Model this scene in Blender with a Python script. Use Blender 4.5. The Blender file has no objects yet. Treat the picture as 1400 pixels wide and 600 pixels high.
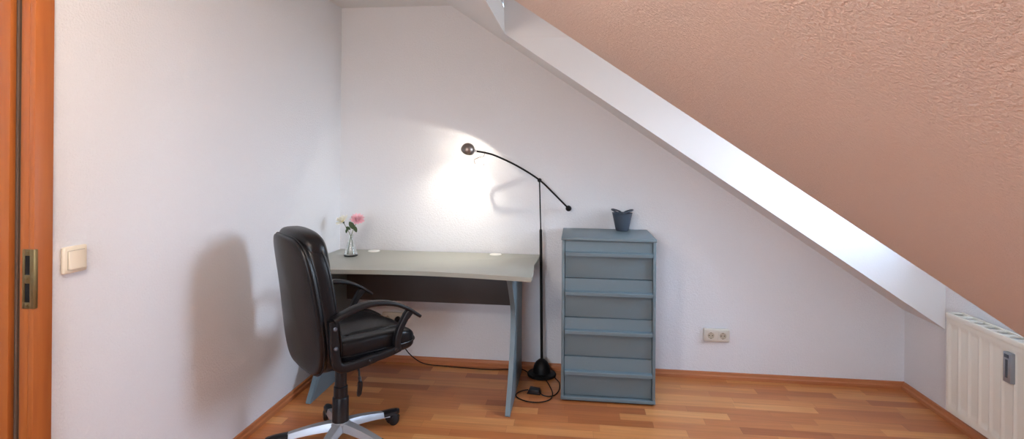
import bpy, bmesh, math, random
from mathutils import Vector, Matrix
random.seed(7)
PI = math.pi
col = bpy.context.scene.collection
sc = bpy.context.scene

# ------------------------------------------------------------------ helpers
def new_bm(): return bmesh.new()

def link(name, bm, mat=None, parent=None, smooth=35, mats=None):
    bmesh.ops.recalc_face_normals(bm, faces=bm.faces)
    if smooth:
        lim = math.radians(smooth)
        for e in bm.edges:
            e.smooth = (len(e.link_faces) == 2 and e.calc_face_angle(0) < lim)
        for f_ in bm.faces: f_.smooth = True
    me = bpy.data.meshes.new(name); bm.to_mesh(me); bm.free()
    o = bpy.data.objects.new(name, me); col.objects.link(o)
    for m in (mats or [mat]): me.materials.append(m)
    if parent: o.parent = parent
    return o

def thing(name, label, cat, loc=(0, 0, 0), rz=0, group=None):
    o = bpy.data.objects.new(name, None); col.objects.link(o)
    o.empty_display_size = .1
    o.location = loc; o.rotation_euler = (0, 0, rz)
    o['label'] = label; o['category'] = cat
    if group: o['group'] = group
    return o

def structure(o): o['kind'] = 'structure'; return o

def box(bm, x0, x1, y0, y1, z0, z1, bev=0, seg=2, mi=0):
    vs = [bm.verts.new((x, y, z)) for x in (x0, x1) for y in (y0, y1) for z in (z0, z1)]
    q = [(0, 1, 3, 2), (4, 6, 7, 5), (0, 4, 5, 1), (2, 3, 7, 6), (0, 2, 6, 4), (1, 5, 7, 3)]
    fs = [bm.faces.new([vs[i] for i in f_]) for f_ in q]
    for f_ in fs: f_.material_index = mi
    if bev:
        es = list({e for f_ in fs for e in f_.edges})
        bmesh.ops.bevel(bm, geom=es, offset=bev, segments=seg, profile=.5, affect='EDGES')

def prism(bm, pts, axis, a0, a1, bev=0, mi=0):
    """pts: 2D outline in the two other axes (order x,y,z minus axis)"""
    def mk(p, a):
        c = list(p); c.insert(axis, a); return bm.verts.new(c)
    A = [mk(p, a0) for p in pts]; B = [mk(p, a1) for p in pts]
    n = len(pts); fs = [bm.faces.new(A), bm.faces.new(B[::-1])]
    for i in range(n):
        fs.append(bm.faces.new((A[i], A[(i+1) % n], B[(i+1) % n], B[i])))
    for f_ in fs: f_.material_index = mi
    if bev:
        es = list(fs[0].edges) + list(fs[1].edges)
        bmesh.ops.bevel(bm, geom=es, offset=bev, segments=2, profile=.5, affect='EDGES')

def rings(bm, R, close=True, cap=True, mi=0):
    V = [[bm.verts.new(p) for p in r] for r in R]
    n = len(V[0])
    for a, b in zip(V, V[1:]):
        for i in range(n if close else n-1):
            f_ = bm.faces.new((a[i], a[(i+1) % n], b[(i+1) % n], b[i])); f_.material_index = mi
    if cap:
        bm.faces.new(V[0][::-1]).material_index = mi
        bm.faces.new(V[-1]).material_index = mi
    return V

def lathe(bm, prof, c=(0, 0, 0), seg=32, M=None, mi=0, cap=True):
    R = []
    for r, z in prof:
        ring = []
        for i in range(seg):
            a = 2*PI*i/seg
            p = Vector((max(r, 1e-5)*math.cos(a), max(r, 1e-5)*math.sin(a), z))
            if M is not None: p = M @ p
            ring.append(p + Vector(c))
        R.append(ring)
    rings(bm, R, cap=cap, mi=mi)

def catmull(pts, n=8):
    P = [Vector(p) for p in pts]; P = [2*P[0]-P[1]] + P + [2*P[-1]-P[-2]]
    out = []
    for i in range(1, len(P)-2):
        for k in range(n):
            t = k/n; a, b, c, d = P[i-1], P[i], P[i+1], P[i+2]
            out.append(.5*((2*b)+(c-a)*t+(2*a-5*b+4*c-d)*t*t+(3*b-3*c+d-a)*t*t*t))
    out.append(P[-2]); return out

def tube(bm, pts, r, seg=10, closed=False, cap=True, mi=0):
    P = [Vector(p) for p in pts]; n = len(P)
    rr = r if isinstance(r, (list, tuple)) else [r]*n
    up = None; R = []
    for i in range(n):
        if closed: d = P[(i+1) % n]-P[i-1]
        else: d = P[min(i+1, n-1)]-P[max(i-1, 0)]
        d = d.normalized() if d.length > 1e-9 else Vector((0, 0, 1))
        if up is None:
            up = Vector((0, 0, 1)) if abs(d.z) < .9 else Vector((1, 0, 0))
        u = (up-d*up.dot(d)).normalized(); w = d.cross(u); up = u
        R.append([P[i]+(u*math.cos(2*PI*k/seg)+w*math.sin(2*PI*k/seg))*rr[i] for k in range(seg)])
    if closed: R.append(R[0]); 
    if closed:
        V = [[bm.verts.new(p) for p in q] for q in R[:-1]]; V.append(V[0])
        for a, b in zip(V, V[1:]):
            for i in range(seg):
                try: bm.faces.new((a[i], a[(i+1) % seg], b[(i+1) % seg], b[i]))
                except ValueError: pass
    else: rings(bm, R, cap=cap, mi=mi)

def spow(v, e): return math.copysign(abs(v)**e, v)

def superell(bm, a, b, c, e1, e2, pole, fn, nu=48, nv=22):
    """superellipsoid; pole axis thickness c, outline a x b; fn deforms (u,v,w)->point"""
    V = []
    for j in range(nv+1):
        ph = -PI/2+PI*j/nv
        cp = max(abs(math.cos(ph)), 1e-4)**e1; sp = spow(math.sin(ph), e1)
        ring = []
        for i in range(nu):
            th = 2*PI*i/nu
            ring.append(fn(a*cp*spow(math.cos(th), e2), b*cp*spow(math.sin(th), e2), c*sp))
        V.append(ring)
    rings(bm, V, cap=True)

def strip_sweep(bm, path, x, w, t):
    """rectangular (bevelled) section swept along a path of (y,z), width w along x, thickness t"""
    n = len(path); R = []
    for i, (y, z) in enumerate(path):
        y0, z0 = path[max(i-1, 0)]; y1, z1 = path[min(i+1, n-1)]
        d = Vector((0, y1-y0, z1-z0)).normalized(); nn = Vector((0, -d.z, d.y))
        ww = w[i] if isinstance(w, list) else w; tt = t[i] if isinstance(t, list) else t
        xx = x[i] if isinstance(x, list) else x
        ring = []
        for k in range(16):
            a = 2*PI*k/16+PI/16
            ring.append(Vector((xx, y, z))+Vector((1, 0, 0))*spow(math.cos(a), .55)*ww/2+nn*spow(math.sin(a), .55)*tt/2)
        R.append(ring)
    rings(bm, R)

# ------------------------------------------------------------------ materials
def srgb(r, g, b):
    f_ = lambda c: (c/255/12.92 if c/255 <= .04045 else ((c/255+.055)/1.055)**2.4)
    return (f_(r), f_(g), f_(b), 1)

def mat(name, color, rough=.6, metal=0, spec=.5, bump=None, coat=0, trans=0, emit=None, ior=1.45, vary=0):
    m = bpy.data.materials.new(name); m.use_nodes = True
    nt = m.node_tree; p = nt.nodes['Principled BSDF']
    p.inputs['Base Color'].default_value = color
    p.inputs['Roughness'].default_value = rough
    p.inputs['Metallic'].default_value = metal
    p.inputs['Specular IOR Level'].default_value = spec
    p.inputs['Coat Weight'].default_value = coat
    p.inputs['Transmission Weight'].default_value = trans
    p.inputs['IOR'].default_value = ior
    if emit:
        p.inputs['Emission Color'].default_value = emit[0]; p.inputs['Emission Strength'].default_value = emit[1]
    tc = nt.nodes.new('ShaderNodeTexCoord')
    nz = nt.nodes.new('ShaderNodeTexNoise'); nz.inputs['Scale'].default_value = bump[0] if bump else 30
    nz.inputs['Detail'].default_value = bump[3] if bump and len(bump) > 3 else 3
    nt.links.new(tc.outputs['Object'], nz.inputs['Vector'])
    if bump:
        b = nt.nodes.new('ShaderNodeBump'); b.inputs['Strength'].default_value = bump[1]
        b.inputs['Distance'].default_value = bump[2]
        nt.links.new(nz.outputs['Fac'], b.inputs['Height']); nt.links.new(b.outputs['Normal'], p.inputs['Normal'])
    if vary:
        mx = nt.nodes.new('ShaderNodeMix'); mx.data_type = 'RGBA'
        mx.inputs['A'].default_value = color; mx.inputs['B'].default_value = tuple(c*(1-vary) for c in color[:3])+(1,)
        nt.links.new(nz.outputs['Fac'], mx.inputs['Factor']); nt.links.new(mx.outputs['Result'], p.inputs['Base Color'])
    return m

def woodchip(name, color, scale, strength, dist):
    """woodchip wallpaper: scattered raised chips"""
    m = bpy.data.materials.new(name); m.use_nodes = True
    nt = m.node_tree; p = nt.nodes['Principled BSDF']
    p.inputs['Base Color'].default_value = color; p.inputs['Roughness'].default_value = .75
    p.inputs['Specular IOR Level'].default_value = .3
    tc = nt.nodes.new('ShaderNodeTexCoord')
    vo = nt.nodes.new('ShaderNodeTexVoronoi'); vo.inputs['Scale'].default_value = scale
    nz = nt.nodes.new('ShaderNodeTexNoise'); nz.inputs['Scale'].default_value = scale*.9; nz.inputs['Detail'].default_value = 4
    nz.inputs['Roughness'].default_value = .65
    rp = nt.nodes.new('ShaderNodeValToRGB'); rp.color_ramp.elements[0].position = .42; rp.color_ramp.elements[1].position = .62
    nt.links.new(tc.outputs['Object'], nz.inputs['Vector']); nt.links.new(tc.outputs['Object'], vo.inputs['Vector'])
    nt.links.new(nz.outputs['Fac'], rp.inputs['Fac'])
    mu = nt.nodes.new('ShaderNodeMath'); mu.operation = 'MULTIPLY_ADD'; mu.inputs[1].default_value = .35
    nt.links.new(vo.outputs['Distance'], mu.inputs[0]); nt.links.new(rp.outputs['Color'], mu.inputs[2])
    b = nt.nodes.new('ShaderNodeBump'); b.inputs['Strength'].default_value = strength; b.inputs['Distance'].default_value = dist
    nt.links.new(mu.outputs[0], b.inputs['Height']); nt.links.new(b.outputs['Normal'], p.inputs['Normal'])
    return m

def wood(name, c1, c2, rough=.45, axis='z', scale=6):
    m = bpy.data.materials.new(name); m.use_nodes = True
    nt = m.node_tree; p = nt.nodes['Principled BSDF']; p.inputs['Roughness'].default_value = rough
    tc = nt.nodes.new('ShaderNodeTexCoord'); mp = nt.nodes.new('ShaderNodeMapping')
    s = {'x': (.06, 1, 1), 'y': (1, .06, 1), 'z': (1, 1, .06)}[axis]
    mp.inputs['Scale'].default_value = tuple(v*scale*12 for v in s)
    nz = nt.nodes.new('ShaderNodeTexNoise'); nz.inputs['Scale'].default_value = 1; nz.inputs['Detail'].default_value = 5
    mx = nt.nodes.new('ShaderNodeMix'); mx.data_type = 'RGBA'
    mx.inputs['A'].default_value = c1; mx.inputs['B'].default_value = c2
    nt.links.new(tc.outputs['Object'], mp.inputs['Vector']); nt.links.new(mp.outputs['Vector'], nz.inputs['Vector'])
    nt.links.new(nz.outputs['Fac'], mx.inputs['Factor']); nt.links.new(mx.outputs['Result'], p.inputs['Base Color'])
    return m

def parquet(name):
    m = bpy.data.materials.new(name); m.use_nodes = True
    nt = m.node_tree; N = nt.nodes; L = nt.links; p = N['Principled BSDF']
    p.inputs['Roughness'].default_value = .33; p.inputs['Specular IOR Level'].default_value = .45
    tc = N.new('ShaderNodeTexCoord'); sp = N.new('ShaderNodeSeparateXYZ'); L.new(tc.outputs['Object'], sp.inputs[0])
    def M(op, a, b=None, c=None):
        n = N.new('ShaderNodeMath'); n.operation = op
        for i, v in enumerate((a, b, c)):
            if v is None: continue
            if isinstance(v, (int, float)): n.inputs[i].default_value = v
            else: L.new(v, n.inputs[i])
        return n.outputs[0]
    W, LEN = .068, .42
    ry = M('DIVIDE', sp.outputs['Y'], W); row = M('FLOOR', ry)
    w1 = N.new('ShaderNodeTexWhiteNoise'); w1.noise_dimensions = '1D'; L.new(row, w1.inputs['W'])
    rx = M('ADD', M('DIVIDE', sp.outputs['X'], LEN), M('MULTIPLY', w1.outputs['Value'], 7.3)); cx_ = M('FLOOR', rx)
    cb = N.new('ShaderNodeCombineXYZ'); L.new(cx_, cb.inputs[0]); L.new(row, cb.inputs[1])
    w2 = N.new('ShaderNodeTexWhiteNoise'); w2.noise_dimensions = '3D'; L.new(cb.outputs[0], w2.inputs['Vector'])
    rp = N.new('ShaderNodeValToRGB'); cr = rp.color_ramp
    cr.elements[0].position = 0; cr.elements[0].color = FL[0]
    cr.elements[1].position = 1; cr.elements[1].color = FL[3]
    e = cr.elements.new(.3); e.color = FL[1]
    e = cr.elements.new(.75); e.color = FL[2]
    L.new(w2.outputs['Value'], rp.inputs['Fac'])
    mp = N.new('ShaderNodeMapping'); mp.inputs['Scale'].default_value = (4, 60, 1); L.new(tc.outputs['Object'], mp.inputs['Vector'])
    ad = N.new('ShaderNodeVectorMath'); ad.operation = 'ADD'; L.new(mp.outputs[0], ad.inputs[0]); L.new(w2.outputs['Color'], ad.inputs[1])
    nz = N.new('ShaderNodeTexNoise'); nz.inputs['Scale'].default_value = 1; nz.inputs['Detail'].default_value = 5; L.new(ad.outputs[0], nz.inputs['Vector'])
    g = M('MULTIPLY_ADD', nz.outputs['Fac'], .5, .75)
    fy = M('FRACT', ry); fx = M('FRACT', rx)
    gap = M('MULTIPLY', M('GREATER_THAN', fy, .018), M('GREATER_THAN', fx, .004))
    gg = M('MULTIPLY', g, M('MULTIPLY_ADD', gap, .25, .75))
    vm = N.new('ShaderNodeVectorMath'); vm.operation = 'SCALE'; L.new(rp.outputs['Color'], vm.inputs[0]); L.new(gg, vm.inputs['Scale'])
    L.new(vm.outputs[0], p.inputs['Base Color'])
    return m

FL = [srgb(170, 98, 54), srgb(194, 120, 68), srgb(208, 138, 80), srgb(222, 158, 98)]
M_WALL = woodchip('white_wallpaper', srgb(229, 230, 233), 130, .5, .002)
M_SLOPE = woodchip('bounce_tinted_woodchip_wallpaper', srgb(240, 222, 210), 170, .6, .006)  # white slope wallpaper with the floor's warm bounce put into its colour
M_PAINT = mat('white_paint', srgb(232, 231, 230), .7, bump=(120, .2, .002))
M_FLOOR = parquet('beech_strip_parquet')
M_BASE = wood('baseboard_wood', srgb(196, 128, 82), srgb(168, 100, 62), .4, 'x', 5)
M_BASEY = wood('baseboard_wood_y', srgb(196, 128, 82), srgb(168, 100, 62), .4, 'y', 5)
M_DOOR = wood('door_beech', srgb(184, 108, 50), srgb(158, 84, 38), .4, 'z', 6)
M_SEAL = mat('door_seal_rubber', srgb(86, 66, 52), .7)
M_BRASS = mat('aged_brass', srgb(150, 128, 88), .4, .9, bump=(300, .3, .001))
M_HOLE = mat('dark_recess', srgb(14, 11, 10), .9)
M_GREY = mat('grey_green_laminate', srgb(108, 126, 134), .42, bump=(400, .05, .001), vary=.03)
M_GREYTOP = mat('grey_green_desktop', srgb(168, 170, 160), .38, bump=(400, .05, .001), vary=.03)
M_CHARC = mat('dark_modesty_laminate', srgb(72, 68, 66), .5)
M_LEATH = mat('black_leather', srgb(15, 15, 18), 0.33, spec=.4, bump=(160, .25, .002))
M_PLAST = mat('black_plastic', srgb(22, 22, 25), .35, spec=.5)
M_ARM = mat('black_armrest_plastic', srgb(18, 18, 21), .42, spec=.4)
M_SILV = mat('silver_painted_nylon', srgb(176, 180, 186), .38, .55)
M_BLACK = mat('black_lamp_metal', srgb(16, 15, 15), .5, spec=.3)
M_SHADE = mat('dark_chrome_shade', srgb(146, 136, 130), .34, .85)
M_CHROME = mat('chrome', srgb(200, 200, 200), .2, 1)
M_BEIGE = mat('beige_switch_plastic', srgb(226, 214, 192), .35)
M_IVORY = mat('ivory_socket_plastic', srgb(214, 208, 196), .35)
M_CUP = mat('socket_cup_plastic', srgb(186, 174, 154), .4)
M_RAD = mat('radiator_enamel', srgb(226, 222, 210), .35)
M_RADIN = mat('radiator_core', srgb(150, 158, 160), .6)
M_GREYPL = mat('heat_meter_plastic', srgb(150, 154, 160), .35, .4)
M_BOLT = mat('grey_bolt_cap', srgb(84, 90, 100), .4, .3)
M_BUCKET = mat('dark_slate_plastic', srgb(66, 76, 88), .45)
M_WHITEPL = mat('white_grommet_plastic', srgb(238, 238, 232), .4)
M_GLASS = mat('clear_glass', (.96, .99, .98, 1), .02, trans=1, ior=1.45)
M_STEM = mat('flower_stem_green', srgb(98, 112, 70), .55)
M_LEAF = mat('flower_leaf_green', srgb(60, 84, 48), .5)
M_PINK = mat('pink_petal', srgb(255, 208, 218), .6, vary=.12)
M_CREAM = mat('cream_petal', srgb(250, 248, 234), .6)
M_YEL = mat('yellow_flower_heart', srgb(226, 214, 120), .6)
M_FRAMEW = mat('white_window_frame', srgb(235, 235, 235), .35)

# ------------------------------------------------------------------ room data (metres)
XL, XR, YB, YF = -1.53, 1.905, 3.39, -1.7
ZC, ZK, SL = 2.292, .452, .68
def zs(x): return ZK+SL*(XR-x)
XS = XR-(ZC-ZK)/SL              # where slope meets the flat ceiling
N0, N1, XN, ZD = 1.99, 3.04, -.405, 2.42   # dormer niche y-range, upper edge, its ceiling
DY0, DY1, DZ = .53, 1.362, 2.0  # door opening

bm = new_bm(); box(bm, XL-1.4, XR+.2, YF-.1, YB+.15, -.1, 0)
structure(link('floor', bm, M_FLOOR, smooth=0))

bm = new_bm()
prism(bm, [(XL-.15, 0), (XR, 0), (XR, ZK), (XS, ZC), (XS, ZC+.05), (XL-.15, ZC+.05)], 1, YB, YB+.12)
structure(link('wall_back', bm, M_WALL, smooth=0))

bm = new_bm()
def wl(y0, y1, z0, z1): box(bm, XL-.12, XL, y0, y1, z0, z1)
wl(YF, DY0, 0, ZC); wl(DY1, YB, 0, ZC); wl(DY0, DY1, DZ, ZC)
structure(link('wall_left', bm, M_WALL, smooth=0))

bm = new_bm()
FX0, FX1, FZ0, FZ1 = -1.15, -.25, .9, 1.75     # unseen window opening behind the camera, added for fill light
prism(bm, [(XL, 0), (FX0, 0), (FX0, ZC), (XL, ZC)], 1, YF-.12, YF)
prism(bm, [(FX0, 0), (FX1, 0), (FX1, FZ0), (FX0, FZ0)], 1, YF-.12, YF)
prism(bm, [(FX0, FZ1), (FX1, FZ1), (FX1, zs(FX1)), (XS, ZC), (FX0, ZC)], 1, YF-.12, YF)
prism(bm, [(FX1, 0), (XR, 0), (XR, ZK), (FX1, zs(FX1))], 1, YF-.12, YF)
structure(link('wall_front', bm, M_WALL, smooth=0))

bm = new_bm()      # knee wall, and the dormer's front wall with the window opening
WZ0, WZ1, WY0, WY1 = 1.08, 2.08, N0+.10, N1-.14
box(bm, XR, XR+.12, YF, N0, 0, ZK); box(bm, XR, XR+.12, N1, YB, 0, ZK)
WT = .30
box(bm, XR, XR+WT, N0, N1, 0, WZ0); box(bm, XR, XR+WT, N0, N1, WZ1, ZD)
box(bm, XR, XR+WT, N0, WY0, WZ0, WZ1); box(bm, XR, XR+WT, WY1, N1, WZ0, WZ1)
structure(link('wall_right', bm, M_WALL, smooth=0))

bm = new_bm(); box(bm, XL, XS, YF, YB, ZC, ZC+.05)
structure(link('ceiling', bm, M_PAINT, smooth=0))
T = .14
def slope_poly(xa, xb): return [(xa, zs(xa)), (xb, zs(xb)), (xb, zs(xb)+T), (xa, zs(xa)+T)]
bm = new_bm()      # untinted parts of the slope: beyond the dormer and above it
prism(bm, slope_poly(XS, XR), 1, N1, YB); prism(bm, slope_poly(XS, XN), 1, N0, N1)
structure(link('ceiling_slope', bm, M_PAINT, smooth=0))
bm = new_bm()
prism(bm, slope_poly(XS, XR), 1, YF, N0)
structure(link('ceiling_slope', bm, M_SLOPE, smooth=0))
bm = new_bm()      # dormer: two cheeks, upper face, own ceiling
zt = ZK+T
def cheek(y0, y1):
    prism(bm, [(XR, zt), (XR, 1.997), (XN+SL*0+(zs(XN)+T-1.997)/SL, 1.997)], 1, y0, y1)
cheek(N1, N1+.07)
up = [(XR, 1.997), (XR, ZD), (XN, ZD), (XN, zs(XN)), (XN+(zs(XN)-1.997)/SL, 1.997)]
A = [bm.verts.new((x, N1-.25*(z-1.997), z)) for x, z in up]; B = [bm.verts.new((x, N1+.07, z)) for x, z in up]
bm.faces.new(A); bm.faces.new(B[::-1])
for k in range(5): bm.faces.new((A[k], A[(k+1) % 5], B[(k+1) % 5], B[k]))
prism(bm, [(XR, zt), (XR, ZD), (XN, ZD), (XN, zs(XN)+T)], 1, N0-.06, N0)
box(bm, XN-.05, XN, N0-.06, N1+.07, zs(XN-.05)+T, ZD)
box(bm, XN-.05, XR+.30, N0-.06, N1+.07, ZD, ZD+.05)
structure(link('wall_dormer', bm, M_PAINT, smooth=0))

# baseboards
prof = [(0, 0), (.016, 0), (.016, .018), (.010, .024), (.008, .038), (.005, .041), (0, .041)]
bm = new_bm(); prism(bm, [(YB-a, b) for a, b in prof], 0, XL, XR)
structure(link('baseboard_back', bm, M_BASE, smooth=0))
bm = new_bm(); prism(bm, [(XL+a, b) for a, b in prof], 1, DY1+.06, YB-.016); prism(bm, [(XL+a, b) for a, b in prof], 1, YF, DY0-.06)
structure(link('baseboard_left', bm, M_BASEY, smooth=0))
bm = new_bm(); prism(bm, [(XR-a*1.4, b) for a, b in prof], 1, YF, YB-.016)
structure(link('baseboard_right', bm, M_BASEY, smooth=0))

# window in the dormer front
wd = structure(bpy.data.objects.new('window_1', None)); col.objects.link(wd)
wd.location = (XR+.24, (WY0+WY1)/2, WZ0)
def wlocal(o): o.location = (0, 0, 0)
bm = new_bm(); hy = (WY1-WY0)/2; hz = WZ1-WZ0
for a in (box,):
    a(bm, -.03, .03, -hy, -hy+.06, 0, hz, .004); a(bm, -.03, .03, hy-.06, hy, 0, hz, .004)
    a(bm, -.03, .03, -hy+.06, hy-.06, 0, .06, .004); a(bm, -.03, .03, -hy+.06, hy-.06, hz-.06, hz, .004)
    a(bm, -.03, .03, -.03, .03, .06, hz-.06, .004)
link('window_frame', bm, M_FRAMEW, wd)
bm = new_bm(); box(bm, -.004, .004, -hy+.055, -.025, .055, hz-.055); box(bm, -.004, .004, .025, hy-.055, .055, hz-.055)
pane = bpy.data.materials.new('window_glass'); pane.use_nodes = True
nt = pane.node_tree; nt.nodes.clear()
o_ = nt.nodes.new('ShaderNodeOutputMaterial'); tr = nt.nodes.new('ShaderNodeBsdfTransparent'); gl = nt.nodes.new('ShaderNodeBsdfGlossy')
gl.inputs['Roughness'].default_value = .02; ms = nt.nodes.new('ShaderNodeMixShader'); ms.inputs[0].default_value = .06
nt.links.new(tr.outputs[0], ms.inputs[1]); nt.links.new(gl.outputs[0], ms.inputs[2]); nt.links.new(ms.outputs[0], o_.inputs[0])
link('window_pane', bm, pane, wd, smooth=0)
bm = new_bm(); box(bm, -.26, -.03, -hy+.001, hy-.001, .001, .018, .004); link('window_sill', bm, M_FRAMEW, wd)

w2 = structure(bpy.data.objects.new('added_fill_window', None)); col.objects.link(w2); w2.location = ((FX0+FX1)/2, YF-.07, FZ0)  # out-of-view window, added to let soft daylight fill the room
hx = (FX1-FX0)/2; hz = FZ1-FZ0; bm = new_bm()
box(bm, -hx, -hx+.06, -.03, .03, 0, hz, .004); box(bm, hx-.06, hx, -.03, .03, 0, hz, .004)
box(bm, -hx+.06, hx-.06, -.03, .03, 0, .06, .004); box(bm, -hx+.06, hx-.06, -.03, .03, hz-.06, hz, .004)
link('window_frame', bm, M_FRAMEW, w2)
bm = new_bm(); box(bm, -hx+.055, hx-.055, -.004, .004, .055, hz-.055); link('window_pane', bm, pane, w2, smooth=0)

# door frame with strike plate, door leaf swung into the room
dr = structure(bpy.data.objects.new('door_1', None)); col.objects.link(dr); dr.location = (XL, DY1, 0)
bm = new_bm()
X0 = XL-.12
def lx(x): return x-XL
def ly(y): return y-DY1
def dbox(x0, x1, y0, y1, z0, z1, b=.002): box(bm, lx(x0), lx(x1), ly(y0), ly(y1), z0, z1, b)
CW = .056
dbox(XL, XL+.018, DY1-.006, DY1+CW-.006, 0, DZ+CW); dbox(XL, XL+.018, DY0-CW, DY0, 0, DZ+CW); dbox(XL, XL+.018, DY0, DY1-.006, DZ, DZ+CW)
dbox(XL-.026, XL, DY1-.006, DY1, 0, DZ, .001)
dbox(X0-.018, XL-.046, DY1-.02, DY1, 0, DZ, .001)
dbox(X0-.018, XL, DY0, DY0+.014, 0, DZ, .001)
dbox(X0-.018, XL, DY0+.014, DY1-.02, DZ-.014, DZ, .001)
dbox(X0-.018, X0, DY1, DY1+CW, 0, DZ+CW); dbox(X0-.018, X0, DY0-CW, DY0, 0, DZ+CW)
link('door_frame', bm, M_DOOR, dr)
bm = new_bm(); dbox(XL-.046, XL-.026, DY1-.004, DY1, 0, DZ-.014, .001); 
tube(bm, [(lx(XL-.034), ly(DY1-.007), .0), (lx(XL-.034), ly(DY1-.007), DZ-.02)], .004)
link('door_seal', bm, M_SEAL, dr)
bm = new_bm()
ZP0, ZP1 = .885, 1.052
def P3(z0, z1, x0, x1): box(bm, lx(x0), lx(x1), ly(DY1-.009), ly(DY1-.006), z0, z1, .0006)
xa, xb, xc, xd = XL+.019, XL+.008, XL-.008, XL-.016
P3(ZP0, ZP1, xb, xa); P3(ZP0, ZP1, xd, xc)
for z0, z1 in ((ZP0, ZP0+.018), (.956, .980), (ZP1-.018, ZP1)): P3(z0, z1, xc, xb)
box(bm, lx(XL+.018), lx(XL+.0205), ly(DY1-.009), ly(DY1+.004), ZP0, ZP1, .0006)
for z in (ZP0+.009, .968, ZP1-.009):
    lathe(bm, [(.0, -.0005), (.0035, -.0005), (.0035, .001), (0, .0015)], (lx(XL), ly(DY1-.0095), z), 12, Matrix.Rotation(PI/2, 3, 'X'))
link('strike_plate', bm, M_BRASS, dr)
bm = new_bm(); box(bm, lx(xc)-.001, lx(xb)+.001, ly(DY1-.0072), ly(DY1-.0062), ZP0+.015, ZP1-.015)
link('strike_recess', bm, M_HOLE, dr, smooth=0)
lf = new_bm(); box(lf, lx(XL+.03), lx(XL+.07), ly(DY0-.86), ly(DY0-.03), .008, DZ-.01, .003)
leaf = link('door_leaf', lf, M_DOOR, dr)
bm = new_bm()
lathe(bm, [(0, 0), (.026, 0), (.026, .006), (.012, .01), (.009, .045), (0, .045)], (lx(XL+.07), ly(DY0-.79), 1.03), 24, Matrix.Rotation(PI/2, 3, 'Y'))
tube(bm, [(lx(XL+.11), ly(DY0-.79), 1.03), (lx(XL+.112), ly(DY0-.76), 1.03), (lx(XL+.11), ly(DY0-.67), 1.03)], .008)
link('door_handle', bm, M_CHROME, leaf)
# hallway beyond the doorway
bm = new_bm()
box(bm, XL-1.3, XL-1.2, YF, YB, 0, 2.4); box(bm, XL-1.2, XL-.12, -.4, -.3, 0, 2.4); box(bm, XL-1.2, XL-.12, 2.2, 2.3, 0, 2.4)
box(bm, XL-1.2, XL-.12, -.3, 2.2, 2.4, 2.45)
structure(link('wall_hallway', bm, M_PAINT, smooth=0))

# ------------------------------------------------------------------ light switch
sw = thing('light_switch', 'beige plastic rocker light switch on the white wall beside the wooden door frame', 'light switch', (XL, 1.490, 1.0))
bm = new_bm(); box(bm, 0, .014, -.040, .040, -.041, .041, .006, 3); link('frame', bm, M_BEIGE, sw)
bm = new_bm(); box(bm, .0135, .0155, -.029, .029, -.029, .029, .001)
V = bm.verts[:]; link('surround', bm, M_CUP, sw)
bm = new_bm(); prism(bm, [(.015, -.027), (.023, -.027), (.019, .027), (.015, .027)], 1, -.027, .027, .0015); link('rocker', bm, M_BEIGE, sw)

# ------------------------------------------------------------------ wall sockets
def socket_insert(bm, cx_, yf, zc):
    s, r, n = .0255, .0195, 32
    A = []; B = []
    for i in range(n):
        a = 2*PI*i/n; c, d = math.cos(a), math.sin(a); k = max(abs(c), abs(d))
        A.append(Vector((cx_+s*c/k, yf, zc+s*d/k))); B.append(Vector((cx_+r*c, yf, zc+r*d)))
    S = [p+Vector((0, .004, 0)) for p in A]
    rings(bm, [S, A, B], cap=False)
    return s
def double_socket(x, z, label, rz=0):
    t = thing('wall_socket', label, 'socket', (x, YB, z))
    bm = new_bm(); box(bm, -.0755, .0755, -.026, 0, -.0385, .0385, .007, 3); link('frame', bm, M_IVORY, t)
    for s in (-.0345, .0345):
        bm = new_bm(); socket_insert(bm, s, -.031, 0)
        ins = link('socket_insert', bm, M_IVORY, t)
        bm = new_bm(); lathe(bm, [(.0195, 0), (.0188, -.0032), (.0, -.0034)], (s, -.031, 0), 32, Matrix.Rotation(PI/2, 3, 'X'), cap=False)
        cup = link('socket_cup', bm, M_CUP, ins)
        bm = new_bm()
        for px in (-.0095, .0095):
            lathe(bm, [(0, 0), (.0028, 0), (.0028, -.0006), (0, -.0006)], (s+px, -.0282, 0), 12, Matrix.Rotation(PI/2, 3, 'X'))
        for pz in (-.017, .017): box(bm, s-.002, s+.002, -.0306, -.028, pz-.0016, pz+.0016)
        link('pin_hole', bm, M_HOLE, ins, smooth=0)
    return t
double_socket(.848, .266, 'ivory double wall socket low on the wall right of the grey chest of drawers')
double_socket(-1.157, .282, 'double wall socket behind the office chair under the desk with a black plug in it')

# ------------------------------------------------------------------ desk
dk = thing('desk', 'grey-green office desk with curved front edge and slanted panel legs in the corner', 'desk', (-.865, 3.05, 0))
def dl(x, y, z): return (x+.865, y-3.05, z)
DX0, DX1 = -1.515, -.215
bm = new_bm()
front = []
for k in range(25):
    s = k/24; x = DX0+(DX1-DX0)*s
    front.append((x, 2.712+.062*math.sin(PI*min(max((s-.0)/1.0, 0), 1))**1.0))
out = front+[(DX1-.004, 2.9), (DX1-.012, 3.02), (DX1-.004, 3.16), (DX1, 3.27), (DX1, 3.37), (DX0, 3.37)]
prism(bm, [(a+.865, b-3.05) for a, b in out], 2, .697, .72, .002)
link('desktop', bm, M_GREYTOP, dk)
fcurve = [(0, 2.742), (.012, 2.738), (.08, 2.79), (.2, 2.87), (.32, 2.93), (.45, 2.95), (.52, 2.92), (.6, 2.85), (.66, 2.79), (.696, 2.75)]
fc = catmull([(a, b, 0) for a, b in fcurve], 5)
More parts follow.
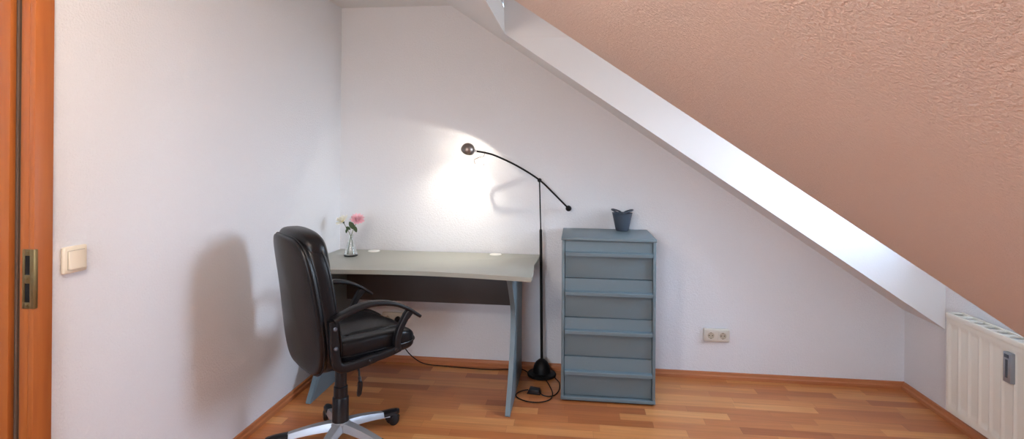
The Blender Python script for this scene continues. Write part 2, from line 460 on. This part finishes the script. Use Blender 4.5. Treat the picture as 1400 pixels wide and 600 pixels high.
for xa in (-1.418, -.347):
    bm = new_bm(); pts = [(p.y-3.05, p.x) for p in fc]+[(3.35-3.05, .696), (3.33-3.05, .5), (3.33-3.05, .2), (3.35-3.05, 0)]
    prism(bm, pts, 0, xa+.865, xa+.865+.025, .002); link('leg', bm, M_GREY, dk)
bm = new_bm(); box(bm, -1.392+.865, -.348+.865, 3.19-3.05, 3.208-3.05, .445, .696, .0015); link('modesty_panel', bm, M_CHARC, dk)
for gx in (-1.272, -.488):
    bm = new_bm(); lathe(bm, [(0, .7195), (.037, .7195), (.037, .7225), (.034, .7245), (.012, .725), (0, .7248)], (gx+.865, 3.325-3.05, 0), 28)
    link('cable_grommet', bm, M_WHITEPL, dk)

# ------------------------------------------------------------------ chest of drawers
cb = thing('chest_of_drawers', 'tall narrow grey chest with four drawers against the white back wall', 'chest of drawers', (.181, 3.16, 0))
cx0, cx1, cy0, cy1, CH = -.251, .251, -.2, .212, .89
bm = new_bm(); box(bm, cx0-.003, cx1+.003, cy0-.006, cy1, CH-.015, CH, .002); link('top_panel', bm, M_GREY, cb)
for a, b in ((cx0, cx0+.016), (cx1-.016, cx1)):
    bm = new_bm(); box(bm, a, b, cy0, cy1, .012, CH-.0155, .0015); link('side_panel', bm, M_GREY, cb)
bm = new_bm(); box(bm, cx0-.001, cx1+.001, cy0-.004, cy1, .010, .028, .002); link('bottom_panel', bm, M_GREY, cb)
bm = new_bm(); box(bm, cx0+.006, cx1-.006, cy0+.015, cy1-.02, 0, .0115); link('plinth', bm, M_HOLE, cb)  # near-black, the shade under the chest put into its colour
bm = new_bm(); box(bm, cx0+.017, cx1-.017, cy1-.012, cy1-.004, .03, CH-.017); link('back_panel', bm, M_GREY, cb)
dz = [(.872, .806), (.668, .594), (.4545, .385), (.243, .165)]
zb = [.671, .4575, .246, .032]
for (zt, zl), z0 in zip(dz, zb):
    bm = new_bm(); box(bm, cx0+.0185, cx1-.0185, cy0+.016, cy0+.034, z0, zt, .001)
    box(bm, cx0+.03, cx1-.03, cy0+.034, cy1-.03, z0+.02, z0+.028); box(bm, cx0+.03, cx0+.042, cy0+.034, cy1-.03, z0+.02, zt-.04); box(bm, cx1-.042, cx1-.03, cy0+.034, cy1-.03, z0+.02, zt-.04)
    d = link('drawer', bm, M_GREY, cb)
    bm = new_bm()     # pull rail: upper strip, then a lip standing forward
    prism(bm, [(cy0+.016, zt-.0005), (cy0+.008, zt-.0005), (cy0+.005, zl+.010), (cy0-.018, zl+.007), (cy0-.021, zl+.004), (cy0-.021, zl-.011), (cy0-.015, zl-.011), (cy0-.006, zl-.001), (cy0+.016, zl)], 0, cx0+.0185, cx1-.0185)
    link('pull_rail', bm, M_GREY, d, smooth=20)

# bucket on the chest
bk = thing('bucket', 'small dark slate plastic tub with two loop handles standing on the grey chest', 'bucket', (.280, 3.300, .89), math.radians(-8))
def brim(a):  # wavy rim: two raised handles at +-x
    return .092+.020*abs(math.cos(a))**5
n = 64
bm = new_bm(); R = []
for lvl in range(9):
    t = lvl/8; R.append([Vector(((.038+.021*t)*math.cos(2*PI*i/n), (.038+.021*t)*math.sin(2*PI*i/n), .004+t*.100)) for i in range(n)])
Rin = [[Vector((p.x*(1-.0035/.05), p.y*(1-.0035/.05), p.z+(.003 if k == 0 else 0))) for p in r] for k, r in enumerate(R)]
base = [Vector((.034*math.cos(2*PI*i/n), .034*math.sin(2*PI*i/n), 0)) for i in range(n)]
rim_o = [Vector((.0612*math.cos(2*PI*i/n), .0612*math.sin(2*PI*i/n), .107)) for i in range(n)]
rings(bm, [base]+R+[rim_o]+Rin[::-1], cap=True)
link('tub', bm, M_BUCKET, bk)
for s in (1, -1):
    bm = new_bm(); pts = []
    for k in range(17):
        a = -1.4+2.8*k/16; zz = .105+.021*max(0, math.cos(a*PI/2/1.4))**.75
        rr = .0600+.002*math.cos(a*PI/2)
        pts.append((s*rr*math.cos(a), rr*math.sin(a), zz))
    tube(bm, pts, .0048, 8); link('handle', bm, M_BUCKET, bk)

# ------------------------------------------------------------------ floor lamp
LX, LY = -.195, 3.292
HEAD = Vector((-.636, 3.16, 1.366))
ax = Vector((-.382, .579, -.72)).normalized()
lp = thing('floor_lamp', 'black floor lamp with arched balance arm and small lit round shade beside the desk', 'lamp', (LX, LY, 0))
O = Vector((LX, LY, 0))
ARM = [(-.598, 3.162, 1.361), (-.533, 3.175, 1.350), (-.466, 3.187, 1.330), (-.341, 3.23, 1.269), (-.217, 3.292, 1.187), (-.133, 3.315, 1.107), (-.045, 3.335, 1.018)]
bm = new_bm()
lathe(bm, [(0, .0), (.080, .0), (.086, .004), (.088, .012), (.082, .017), (.06, .018), (.053, .022), (.052, .04), (.047, .062), (.036, .082), (.02, .096), (.010, .101), (.008, .106), (0, .106)], (0, 0, 0), 48)
link('base', bm, M_BLACK, lp)
bm = new_bm(); tube(bm, [(0, 0, .10), (-.012, 0, .88), (-.0122, 0, .885), (-.0125, 0, .89)], [.0085, .0085, .0075, .005], 14); link('pole', bm, M_BLACK, lp)
bm = new_bm(); tube(bm, [(-.0125, 0, .885), (-.022, -.0, 1.185)], .0042, 10); link('upper_pole', bm, M_BLACK, lp)
bm = new_bm(); superell(bm, .013, .013, .013, 1, 1, 2, lambda a, b, c: Vector((a-.022, b, c+1.186)), 20, 12); 
tube(bm, [(-.022, -.02, 1.178), (-.022, .016, 1.178)], .005, 10); link('joint', bm, M_BLACK, lp)
arm_pts = catmull(ARM, 8)
bm = new_bm(); tube(bm, [p-O for p in arm_pts], .0055, 10); link('balance_arm', bm, M_BLACK, lp)
bm = new_bm(); superell(bm, .018, .018, .018, 1, 1, 2, lambda a, b, c: Vector((-.041, 3.337, 1.014))-O+Vector((a, b, c)), 24, 14); link('counterweight', bm, M_BLACK, lp)
# head: bowl open along ax
rot = Vector((0, 0, 1)).rotation_difference(ax).to_matrix()
bm = new_bm(); pr = []
Rh = .0415
for k in range(19):
    a = PI-(PI*.5-.12)*k/18*1.0
    a = PI-k/18*math.radians(97)
    pr.append((Rh*math.sin(a), Rh*math.cos(a)))
pin = [(r*.95, z*.95) for r, z in pr][::-1]
lathe(bm, pr+pin, HEAD-O, 40, rot)
hd = link('lamp_shade', bm, M_SHADE, lp, smooth=60)
bm = new_bm()
tube(bm, [(-.583, 3.164, 1.359), (-.600, 3.162, 1.363)], .0062, 12)
for v in bm.verts: v.co -= O
link('shade_collar', bm, M_CHROME, hd)
bm = new_bm()    # the bent wire grip under the shade
hk = [(-.535, 3.176, 1.350), (-.548, 3.211, 1.330), (-.578, 3.211, 1.322), (-.604, 3.211, 1.311), (-.608, 3.211, 1.302), (-.602, 3.211, 1.284), (-.594, 3.211, 1.281), (-.543, 3.211, 1.279)]
tube(bm, [Vector(p)-O for p in hk], .0028, 8); link('grip_wire', bm, M_CHROME, hd)
bulb_m = mat('lit_bulb', (1, 1, 1, 1), .5, emit=((1, .86, .66, 1), 60))
bm = new_bm(); superell(bm, .007, .007, .011, 1, 1, 2, lambda a, b, c: HEAD-O+rot @ Vector((a, b, c-.024)), 16, 10)
link('bulb', bm, bulb_m, hd)
LC = (1.0, .90, .76)
ld = bpy.data.lights.new('bulb_light', 'POINT'); ld.energy = 1.3; ld.color = LC; ld.shadow_soft_size = .0025
lo_ = bpy.data.objects.new('bulb_light', ld); col.objects.link(lo_); lo_.location = HEAD+ax*(-.009); 
ld2 = bpy.data.lights.new('reflector_light', 'SPOT'); ld2.energy = 6.0; ld2.color = LC; ld2.spot_size = math.radians(105); ld2.spot_blend = 1; ld2.shadow_soft_size = .004
lo2 = bpy.data.objects.new('reflector_light', ld2); col.objects.link(lo2); lo2.location = HEAD+ax*(-.009)
lo2.rotation_euler = Vector((0, 0, -1)).rotation_difference(Vector((-.25, .36, -.90)).normalized()).to_euler()

# cord
FLZ = .0035
cordpts = [(-1.121, 3.352, .282), (-1.118, 3.325, .278), (-1.10, 3.31, .22), (-1.06, 3.31, .12), (-1.00, 3.325, .05), (-.93, 3.34, .012), (-.80, 3.345, FLZ), (-.66, 3.335, FLZ), (-.53, 3.33, FLZ), (-.42, 3.345, FLZ), (-.36, 3.362, FLZ), (-.33, 3.365, FLZ), (-.29, 3.33, FLZ), (-.262, 3.27, FLZ)]
bm = new_bm(); tube(bm, [Vector(p)-O for p in catmull(cordpts, 8)], .0032, 8)
loop = [(-.165, 3.22, FLZ), (-.14, 3.14, FLZ), (-.118, 3.04, FLZ), (-.13, 2.96, FLZ), (-.19, 2.918, FLZ), (-.26, 2.925, FLZ), (-.31, 2.965, FLZ), (-.317, 3.01, FLZ), (-.29, 3.045, .006), (-.255, 3.05, .012)]
tube(bm, [Vector(p)-O for p in catmull(loop, 8)], .0032, 8)
l2 = [(-.19, 3.02, .012), (-.165, 3.00, .006), (-.13, 3.0, FLZ), (-.1, 3.03, FLZ), (-.082, 3.10, FLZ), (-.085, 3.19, FLZ), (-.11, 3.25, FLZ), (-.115, 3.275, FLZ)]
tube(bm, [Vector(p)-O for p in catmull(l2, 8)], .0032, 8)
cord = link('power_cord', bm, M_BLACK, lp)
bm = new_bm(); prism(bm, [(-.038, 0), (.040, 0), (.032, .026), (-.024, .030)], 1, -.022, .022, .003)
mt_ = Matrix.Translation((-.222-LX, 3.035-LY, .001)) @ Matrix.Rotation(-.12, 4, 'Z'); bmesh.ops.transform(bm, matrix=mt_, verts=bm.verts)
link('cord_switch', bm, M_PLAST, cord)
bm = new_bm(); lathe(bm, [(0, 0), (.019, 0), (.019, .012), (.014, .026), (.006, .034), (0, .034)], Vector((-1.1225, 3.358, .282))-O, 24, Matrix.Rotation(PI/2, 3, 'X'))
link('plug', bm, M_PLAST, cord)

# ------------------------------------------------------------------ vase and flowers
VX, VY = -1.345, 3.135
vs = thing('vase', 'small clear cone-shaped glass vase on the left end of the desk', 'vase', (VX, VY, .72))
bm = new_bm()
o_p = [(0, 0), (.036, 0), (.041, .003), (.041, .008), (.030, .045), (.018, .085), (.0115, .108), (.011, .118), (.014, .130)]
i_p = [(.0125, .130), (.0095, .118), (.0100, .108), (.0165, .085), (.0285, .045), (.0385, .010), (.034, .006), (0, .006)]
lathe(bm, o_p+i_p, (0, 0, 0), 40, cap=False); link('glass_body', bm, M_GLASS, vs, smooth=50)

def petal(bm, c, d, up, L, W, curl, n=5):
    """a small cupped petal starting at c, along d, thickness ~1 mm"""
    d = d.normalized(); s = d.cross(up).normalized(); nrm = s.cross(d).normalized()
    R = []
    for k in range(n+1):
        t = k/n; w = W*(math.sin(PI*min(.12+t*.86, 1))**.7)
        p = c+d*L*t+nrm*curl*L*t*t
        R.append([p-s*w+nrm*.25*w, p-nrm*.0, p+s*w+nrm*.25*w, p+nrm*.0012])
    rings(bm, R)
def flower(name, label, base, mid, top, ax_, mat_, heart, rad, npet, layers, leaves, cat='flower'):
    t = thing(name, label, cat, base)
    B = Vector(base)
    st = catmull([base, mid, top], 8)
    bm = new_bm(); tube(bm, [p-B for p in st], .0019, 8); link('stem', bm, M_STEM, t)
    a = Vector(ax_).normalized(); T_ = Vector(top)-B
    u = a.orthogonal().normalized(); w = a.cross(u)
    bm = new_bm()
    for l in range(layers):
        el = math.radians(5+75*l/max(1, layers-1)); m_ = max(5, npet-2*l)
        for k in range(m_):
            th = 2*PI*(k+.5*l)/m_+random.uniform(-.15, .15)
            rd = u*math.cos(th)+w*math.sin(th); d = rd*math.cos(el)+a*math.sin(el)
            petal(bm, T_+a*.004+rd*.003, d, a, rad*(1-.35*l/layers)*random.uniform(.88, 1.08), rad*.20, .22)
    bl = link('bloom', bm, mat_, t, smooth=60)
    if heart:
        bm = new_bm(); superell(bm, rad*.22, rad*.22, rad*.16, 1, 1, 2, lambda p, q, r: T_+a*.010+u*p+w*q+a*r, 16, 8); link('flower_heart', bm, heart, bl)
    bm = new_bm(); superell(bm, .006, .006, .008, 1, 1, 2, lambda p, q, r: T_+u*p+w*q+a*(r-.004), 12, 8); link('calyx', bm, M_LEAF, bl)
    for (f_, dv, L) in leaves:
        i = int(f_*(len(st)-1)); bm = new_bm(); petal(bm, st[i]-B, Vector(dv), Vector((0, -.8, .5)), L, L*.30, -.15, 8)
        link('leaf', bm, M_LEAF, t)
    return t
flower('pink_flower', 'fuller pink blossom with green leaves, right of the two flowers in the vase', (VX-.018, VY-.006, .732), (VX+.002, VY-.0045, .838), (VX+.042, VY-.008, .935), (.35, -.55, .75), M_PINK, None, .046, 13, 5,
       [(.80, (-.6, -.1, .9), .05), (.84, (.3, -.2, -.6), .036), (.78, (-.35, -.1, 1), .04), (.82, (-.7, 0, .2), .03)])
flower('cream_flower', 'pale cream blossom with a yellow heart, left of the two flowers in the vase', (VX+.016, VY+.006, .732), (VX-.002, VY+.0045, .838), (VX-.052, VY+.004, .925), (-.4, -.5, .75), M_CREAM, M_YEL, .044, 11, 3,
       [(.82, (.8, -.2, -.3), .032), (.8, (-.2, -.2, -.8), .026)])

# ------------------------------------------------------------------ radiator
rd_ = thing('radiator', 'white ribbed panel radiator mounted on the low wall under the dormer', 'radiator', (1.905, 2.46, 0))
RY0, RY1, RZ0, RZ1, RX = -.41, .405, .112, .588, -.105
bm = new_bm()
ny, nz_ = 12*14, 40
def ss(t): t = max(0, min(1, t)); return t*t*(3-2*t)
G = []
pitch = (RY1-RY0-.03)/12
for j in range(nz_+1):
    z = RZ0+(RZ1-.026-RZ0)*j/nz_; row = []
    for i in range(ny+1):
        y = RY0+(RY1-RY0)*i/ny
        ph = ((y-RY0-.015)/pitch) % 1.0
        inside = 1 if RY0+.015 < y < RY1-.015 else 0
        g = ss((.5-abs(ph-.5))/.16) if inside else 0
        e_ = ss((z-(RZ0+.030)-.012*(1-g))/.012)*ss((RZ1-.045-z)/.02)
        row.append(bm.verts.new((RX+.006*g*e_-(0 if e_ > .5 else 0), y, z)))
    G.append(row)
for j in range(nz_):
    for i in range(ny): bm.faces.new((G[j][i], G[j][i+1], G[j+1][i+1], G[j+1][i]))
bd = [v for v in G[0]]; 
vb = [[bm.verts.new((RX+.02, v.co.y, v.co.z)) for v in row] for row in (G[0], G[-1])]
for gr, br in ((G[0], vb[0]), (G[-1], vb[1])):
    for i in range(ny): bm.faces.new((gr[i], gr[i+1], br[i+1], br[i]))
link('front_panel', bm, M_RAD, rd_, smooth=50)
bm = new_bm(); box(bm, -.045, -.033, RY0+.005, RY1-.005, RZ0, RZ1-.03, .002); link('rear_panel', bm, M_RAD, rd_)
bm = new_bm()
for i in range(60):
    y = RY0+.02+(RY1-RY0-.04)*i/59; box(bm, -.083, -.047, y-.0008, y+.0008, RZ0+.03, RZ1-.06)
link('convector_fins', bm, M_RADIN, rd_, smooth=0)
for y in (RY0, RY1-.002):
    bm = new_bm(); box(bm, RX+.001, -.030, y-.0012, y+.0032, RZ0+.004, RZ1-.002, .001); link('side_cover', bm, M_RAD, rd_)
bm = new_bm()      # top cover: rim plus cross bars with open slots
box(bm, RX-.003, RX+.012, RY0-.002, RY1+.002, RZ1-.026, RZ1, .003)
box(bm, -.042, -.028, RY0-.002, RY1+.002, RZ1-.012, RZ1, .002)
k = 12
for i in range(k+1):
    y = RY0+(RY1-RY0)*i/k
    prism(bm, [(RX+.010, y-.016), (RX+.010, y+.016), (-.040, y+.016), (-.040, y-.016)], 2, RZ1-.008, RZ1-.003)
link('top_grille', bm, M_RAD, rd_, smooth=30)
for y in (-.3, .3):
    bm = new_bm(); box(bm, -.034, 0, y-.015, y+.015, RZ0+.05, RZ1-.08, .002); link('wall_bracket', bm, M_RAD, rd_)
hm = new_bm(); box(hm, RX-.017, RX+.003, -.020, .020, .405, .530, .003)
hmo = link('heat_meter', hm, M_GREYPL, rd_); hmo.location = (0, .012, 0)
bm = new_bm(); box(bm, RX-.0182, RX-.0165, -.006, .006, .425, .500, .0006); box(bm, RX-.0185, RX-.0165, -.012, .012, .508, .522, .0006)
link('meter_window', bm, mat('meter_scale_dark', srgb(70, 74, 82), .2, .2), hmo)

# ------------------------------------------------------------------ office chair
AZ = math.radians(44)
ch = thing('office_chair', 'black leather swivel office chair with silver five-star base drawn up to the desk', 'office chair', (-1.055, 2.36, 0), -AZ)
# star base (angles given in room directions)
for i, deg in enumerate((54, 126, 198, 270, 342)):
    a = math.radians(deg)+AZ; c, s = math.cos(a), math.sin(a)
    def Q(r, l, z): return Vector((c*r-s*l, s*r+c*l, z))
    bm = new_bm(); R = []
    for k in range(13):
        t = k/12; r = .02+.235*t
        zt = .118-.045*t**1.5; wd_ = .030-.009*t; hh = .034-.012*t
        ring = []
        for (u_, v_) in ((-1, -1), (-.8, .3), (-.62, 1), (.62, 1), (.8, .3), (1, -1), (.72, -1), (.5, -.2), (-.5, -.2), (-.72, -1)):
            ring.append(Q(r, u_*wd_, zt-hh/2+v_*hh/2))
        R.append(ring)
    rings(bm, R); leg = link('base_leg', bm, M_SILV, ch, smooth=30)
    bm = new_bm(); R = []
    for k in range(9):
        t = k/8; r = .222+.098*t; zt = .0815-.010*t-.004*t**4; wd_ = .0245*(1-.55*max(0, t-.55)**2/.2) if t > .55 else .0245
        wd_ = .0235*math.sqrt(max(.05, 1-(max(0, t-.5)/.52)**2)); hh = .020
        R.append([Q(r, u_*wd_, zt-hh/2+v_*hh/2) for u_, v_ in ((-1, -1), (-1, .35), (-.6, 1), (.6, 1), (1, .35), (1, -1))])
    rings(bm, R); link('leg_cap', bm, M_PLAST, leg, smooth=40)
    # caster
    sw_ = random.uniform(-1, 1)+a; d = Vector((math.cos(sw_), math.sin(sw_), 0)); n_ = Vector((-d.y, d.x, 0))
    cp = Q(.300, 0, 0)
    bm = new_bm(); wc = cp-d*.016+Vector((0, 0, .0275))
    Mr = Vector((0, 0, 1)).rotation_difference(n_).to_matrix()
    for sd in (-1, 1):
        lathe(bm, [(0, 0), (.020, 0), (.026, .003), (.0275, .009), (.026, .015), (.020, .019), (0, .018)], wc+n_*(.004 if sd > 0 else -.023), 28, Mr)
    cas = link('caster', bm, M_PLAST, ch)
    bm = new_bm(); tube(bm, [cp+Vector((0, 0, .03)), cp+Vector((0, 0, .062))], .007, 10)
    R = []
    for k in range(9):
        th = math.radians(10+170*k/8); rr = .031
        p = wc+d*(-math.cos(th)*rr)*-1+Vector((0, 0, math.sin(th)*rr)); R.append([p-n_*.017, p+n_*.017, p+n_*.017+Vector((0, 0, .003)), p-n_*.017+Vector((0, 0, .003))])
    rings(bm, R); link('caster_hood', bm, M_PLAST, cas)
bm = new_bm(); lathe(bm, [(0, .075), (.040, .075), (.046, .09), (.044, .112), (.034, .122), (0, .122)], (0, 0, 0), 36); link('base_hub', bm, M_SILV, ch)
bm = new_bm()
lathe(bm, [(0, .10), (.037, .10), (.036, .225), (.034, .229), (.0315, .231), (.031, .275), (.029, .278), (.0265, .28), (.026, .40), (0, .40)], (0, 0, 0), 36)
link('gas_column', bm, M_PLAST, ch, smooth=30)
bm = new_bm(); box(bm, -.07, .07, -.08, .11, .392, .452, .012, 3); box(bm, -.09, .09, -.10, .16, .440, .456, .004); link('tilt_mechanism', bm, M_PLAST, ch)
bm = new_bm(); tube(bm, catmull([(.07, .02, .418), (.125, .02, .405), (.150, .02, .388), (.158, .02, .360)], 6), .005, 8); 
lv = link('lever', bm, M_PLAST, ch)
bm = new_bm(); tube(bm, catmull([(.158, .02, .362), (.166, .02, .335), (.160, .02, .300), (.150, .02, .278)], 5), [.007]*4+[.011]*9+[.009, .009, .006], 10)
link('lever_grip', bm, M_PLAST, lv)
# seat
SZ = .494
def seat_fn(a, b, c):
    y = .072+b; z = SZ+c
    z += .018*max(0, (abs(a)/.22))**3*(1 if c > 0 else 0)-.03*max(0, (b-.08)/.14)**2*(1 if c > 0 else .15)
    z += .010*b
    if c > 0: z += .006*math.cos(a*PI/.14)*(1 if abs(a) < .14 else 0)
    return Vector((a, y, z))
bm = new_bm(); superell(bm, .232, .215, .055, .45, .42, 2, seat_fn, 72, 26); seat = link('seat', bm, M_LEATH, ch, smooth=60)
bm = new_bm(); pts = []
for i in range(64):
    th = 2*PI*i/64; pts.append(seat_fn(.2345*spow(math.cos(th), .42), .2175*spow(math.sin(th), .42), -.004))
tube(bm, pts, .0032, 8, closed=True); link('piping', bm, M_LEATH, seat)
bm = new_bm()
for s in (-1, 1):
    pts = []
    for k in range(14):
        t = k/13; b = -.16+.34*t; a = s*(.125+.04*math.sin(PI*t)); x_, y_ = a, b
        q = (abs(a/.232)**(2/.42)+abs(b/.215)**(2/.42)); cphi = min(1, q)**(.42/2)
        c_ = .055*max(0, 1-cphi**(2/.45))**(.45/2); p = seat_fn(a, b, c_); pts.append(p+Vector((0, 0, -.0008)))
    tube(bm, pts, .0028, 8)
link('seam', bm, M_LEATH, seat)
bm = new_bm(); box(bm, -.20, .20, -.10, .24, .452, .468, .006); link('seat_pan', bm, M_PLAST, ch)
# backrest
BZ0, BZ1 = .405, .975
def yc(z): t = (z-BZ0)/(BZ1-BZ0); return -.146-.080*t+.010*math.sin(PI*t)
def wz(z):
    t = (z-BZ0)/(BZ1-BZ0); return 1.08-.19*t-.16*max(0, (.35-t)/.35)**2
hb = (BZ1-BZ0)/2; zm = (BZ1+BZ0)/2
def back_fn(off, hz=hb, aw=1.0):
    def fn(a, b, c):
        z = zm+b; return Vector((a*wz(z)*aw, yc(z)+off+c-.035*(1-(a/.24)**2)*0+.018*(a/.24)**2, z+.010*(1-(a/.24)**2)*(1 if b > 0 else 0)))
    return fn
bm = new_bm(); superell(bm, .238, hb, .020, .3, .40, 1, back_fn(-.026), 72, 18); back = link('back_shell', bm, M_LEATH, ch, smooth=60)
bm = new_bm(); superell(bm, .236, hb, .050, .42, .40, 1, back_fn(.020), 72, 26); bc = link('backrest', bm, M_LEATH, ch, smooth=60)
for off, sc_, par in ((-.026, 1.006, back), (.045, .985, bc)):
    bm = new_bm(); fn = back_fn(off); pts = []
    for i in range(96):
        th = 2*PI*i/96; pts.append(fn(.238*sc_*spow(math.cos(th), .37), hb*sc_*spow(math.sin(th), .37), 0))
    tube(bm, pts, .0034, 8, closed=True); link('piping', bm, M_LEATH, par)
def head_fn(a, b, c):
    z = .895+b; return Vector((a, yc(z)+.030+c+.014*(a/.2)**2, z+.022*(1-(a/.2)**2)))
bm = new_bm(); superell(bm, .195, .098, .062, .6, .5, 1, head_fn, 60, 22); link('headrest', bm, M_LEATH, ch, smooth=60)
# armrests
for s in (1, -1):
    x = s*.250
    bm = new_bm()
    top = [(p.x, p.y) for p in catmull([(-.135, .655, 0), (-.09, .674, 0), (-.02, .694, 0), (.05, .698, 0), (.13, .683, 0), (.20, .650, 0), (.262, .606, 0)], 6)]
    n_ = len(top); strip_sweep(bm, top, x, [.046-.016*max(0, (k/n_-.7)/.3) for k in range(n_)], [.026-.012*abs(k/n_-.25)/.75 for k in range(n_)])
    arm = link('armrest', bm, M_ARM, ch, smooth=50)
    bm = new_bm()
    st = [(p.x, p.y) for p in catmull([(.215, .640, 0), (.190, .612, 0), (.165, .570, 0), (.150, .525, 0), (.152, .478, 0)], 6)]
    strip_sweep(bm, st, x, .032, [.034]*6+[.030]*(len(st)-6))
    link('arm_strut', bm, M_ARM, arm, smooth=50)
    bm = new_bm()
    rl = [(p.x, p.y) for p in catmull([(.162, .486, 0), (.12, .476, 0), (.04, .466, 0), (-.05, .456, 0), (-.105, .460, 0), (-.125, .500, 0), (-.133, .58, 0), (-.135, .655, 0)], 6)]
    strip_sweep(bm, rl, x, .030, [.034]*12+[.04]*(len(rl)-12))
    link('arm_bracket', bm, M_ARM, arm, smooth=50)
    for by, bz in ((-.132, .625), (-.128, .545), (.14, .484), (.02, .464)):
        bm = new_bm(); lathe(bm, [(0, 0), (.0085, 0), (.0085, .004), (.005, .007), (0, .0072)], (x+s*.014, by, bz), 16, Matrix.Rotation(s*PI/2, 3, 'Y'))
        link('bolt', bm, M_BOLT if bz > .5 else M_PLAST, arm)

# ------------------------------------------------------------------ ceiling lamp (behind the camera's view)
cl = thing('pendant_lamp', 'round white glass pendant lamp hanging from the ceiling near the door', 'pendant lamp', (-.82, .62, ZC))
bm = new_bm(); lathe(bm, [(0, 0), (.05, 0), (.045, -.03), (.006, -.036), (0, -.036)], (0, 0, 0), 32); link('ceiling_rose', bm, M_FRAMEW, cl)
bm = new_bm(); tube(bm, [(0, 0, -.03), (0, 0, -.28)], .003, 8); link('lamp_cord', bm, M_FRAMEW, cl)
bm = new_bm(); lathe(bm, [(0, -.25), (.03, -.26), (.035, -.29), (0, -.29)], (0, 0, 0), 24); link('lamp_holder', bm, M_FRAMEW, cl)
bm = new_bm(); superell(bm, .12, .12, .12, 1, 1, 2, lambda a, b, c: Vector((a, b, c-.40)), 32, 20)
WARM = (1, .91, .82, 1)
link('glass_globe', bm, mat('lit_globe', (1, 1, 1, 1), .5, emit=(WARM, 38)), cl)

# ------------------------------------------------------------------ sky
w = bpy.data.worlds.new('sky'); sc.world = w; w.use_nodes = True
wn = w.node_tree.nodes; wl_ = w.node_tree.links
bg = wn['Background']; bg.inputs['Strength'].default_value = 20
wtc = wn.new('ShaderNodeTexCoord'); wsp = wn.new('ShaderNodeSeparateXYZ'); wrp = wn.new('ShaderNodeValToRGB')
wmr = wn.new('ShaderNodeMapRange'); wmr.inputs['From Min'].default_value = -1; wmr.inputs['From Max'].default_value = 1
wl_.new(wtc.outputs['Generated'], wsp.inputs[0]); wl_.new(wsp.outputs['Z'], wmr.inputs['Value']); wl_.new(wmr.outputs['Result'], wrp.inputs['Fac'])
cr = wrp.color_ramp; cr.elements[0].position = .46; cr.elements[0].color = (.16, .16, .15, 1)
cr.elements[1].position = .52; cr.elements[1].color = (.74, .86, 1.0, 1)
e_ = cr.elements.new(.85); e_.color = (.50, .70, 1.0, 1)
wl_.new(wrp.outputs['Color'], bg.inputs['Color'])
pl = bpy.data.lights.new('window_portal', 'AREA'); pl.shape = 'RECTANGLE'; pl.size = WZ1-WZ0; pl.size_y = WY1-WY0
pl.cycles.is_portal = True
po = bpy.data.objects.new('window_portal', pl); col.objects.link(po); po.location = (XR+.29, (WY0+WY1)/2, (WZ0+WZ1)/2); po.rotation_euler = (0, PI/2, 0)

pl = bpy.data.lights.new('window_portal', 'AREA'); pl.shape = 'RECTANGLE'; pl.size = FX1-FX0; pl.size_y = FZ1-FZ0  # portal for the added window behind the camera
pl.cycles.is_portal = True
po = bpy.data.objects.new('window_portal', pl); col.objects.link(po); po.location = ((FX0+FX1)/2, YF-.115, (FZ0+FZ1)/2); po.rotation_euler = (PI/2, 0, 0)

# ------------------------------------------------------------------ camera
f = 740.; roll = .008; yaw = math.atan(87/f)
F = Vector((-math.sin(yaw), math.cos(yaw), 0)); R0 = Vector((math.cos(yaw), math.sin(yaw), 0)); U0 = Vector((0, 0, 1))
c, s = math.cos(roll), math.sin(roll)
Xc = R0*c+U0*s; Yc = -R0*s+U0*c
cam = bpy.data.cameras.new('camera'); cam.sensor_width = 36; cam.lens = 36*f/1400; cam.shift_y = -84/1400; cam.clip_start = .02
co = bpy.data.objects.new('camera', cam); col.objects.link(co)
m4 = Matrix((Xc, Yc, -F)).transposed().to_4x4(); m4.translation = Vector((0, 0, 1.32)); co.matrix_world = m4
sc.camera = co
sc.view_settings.view_transform = 'Standard'; sc.view_settings.look = 'None'
sc.view_settings.gamma = 1; sc.view_settings.use_curve_mapping = False; sc.view_settings.exposure = .80
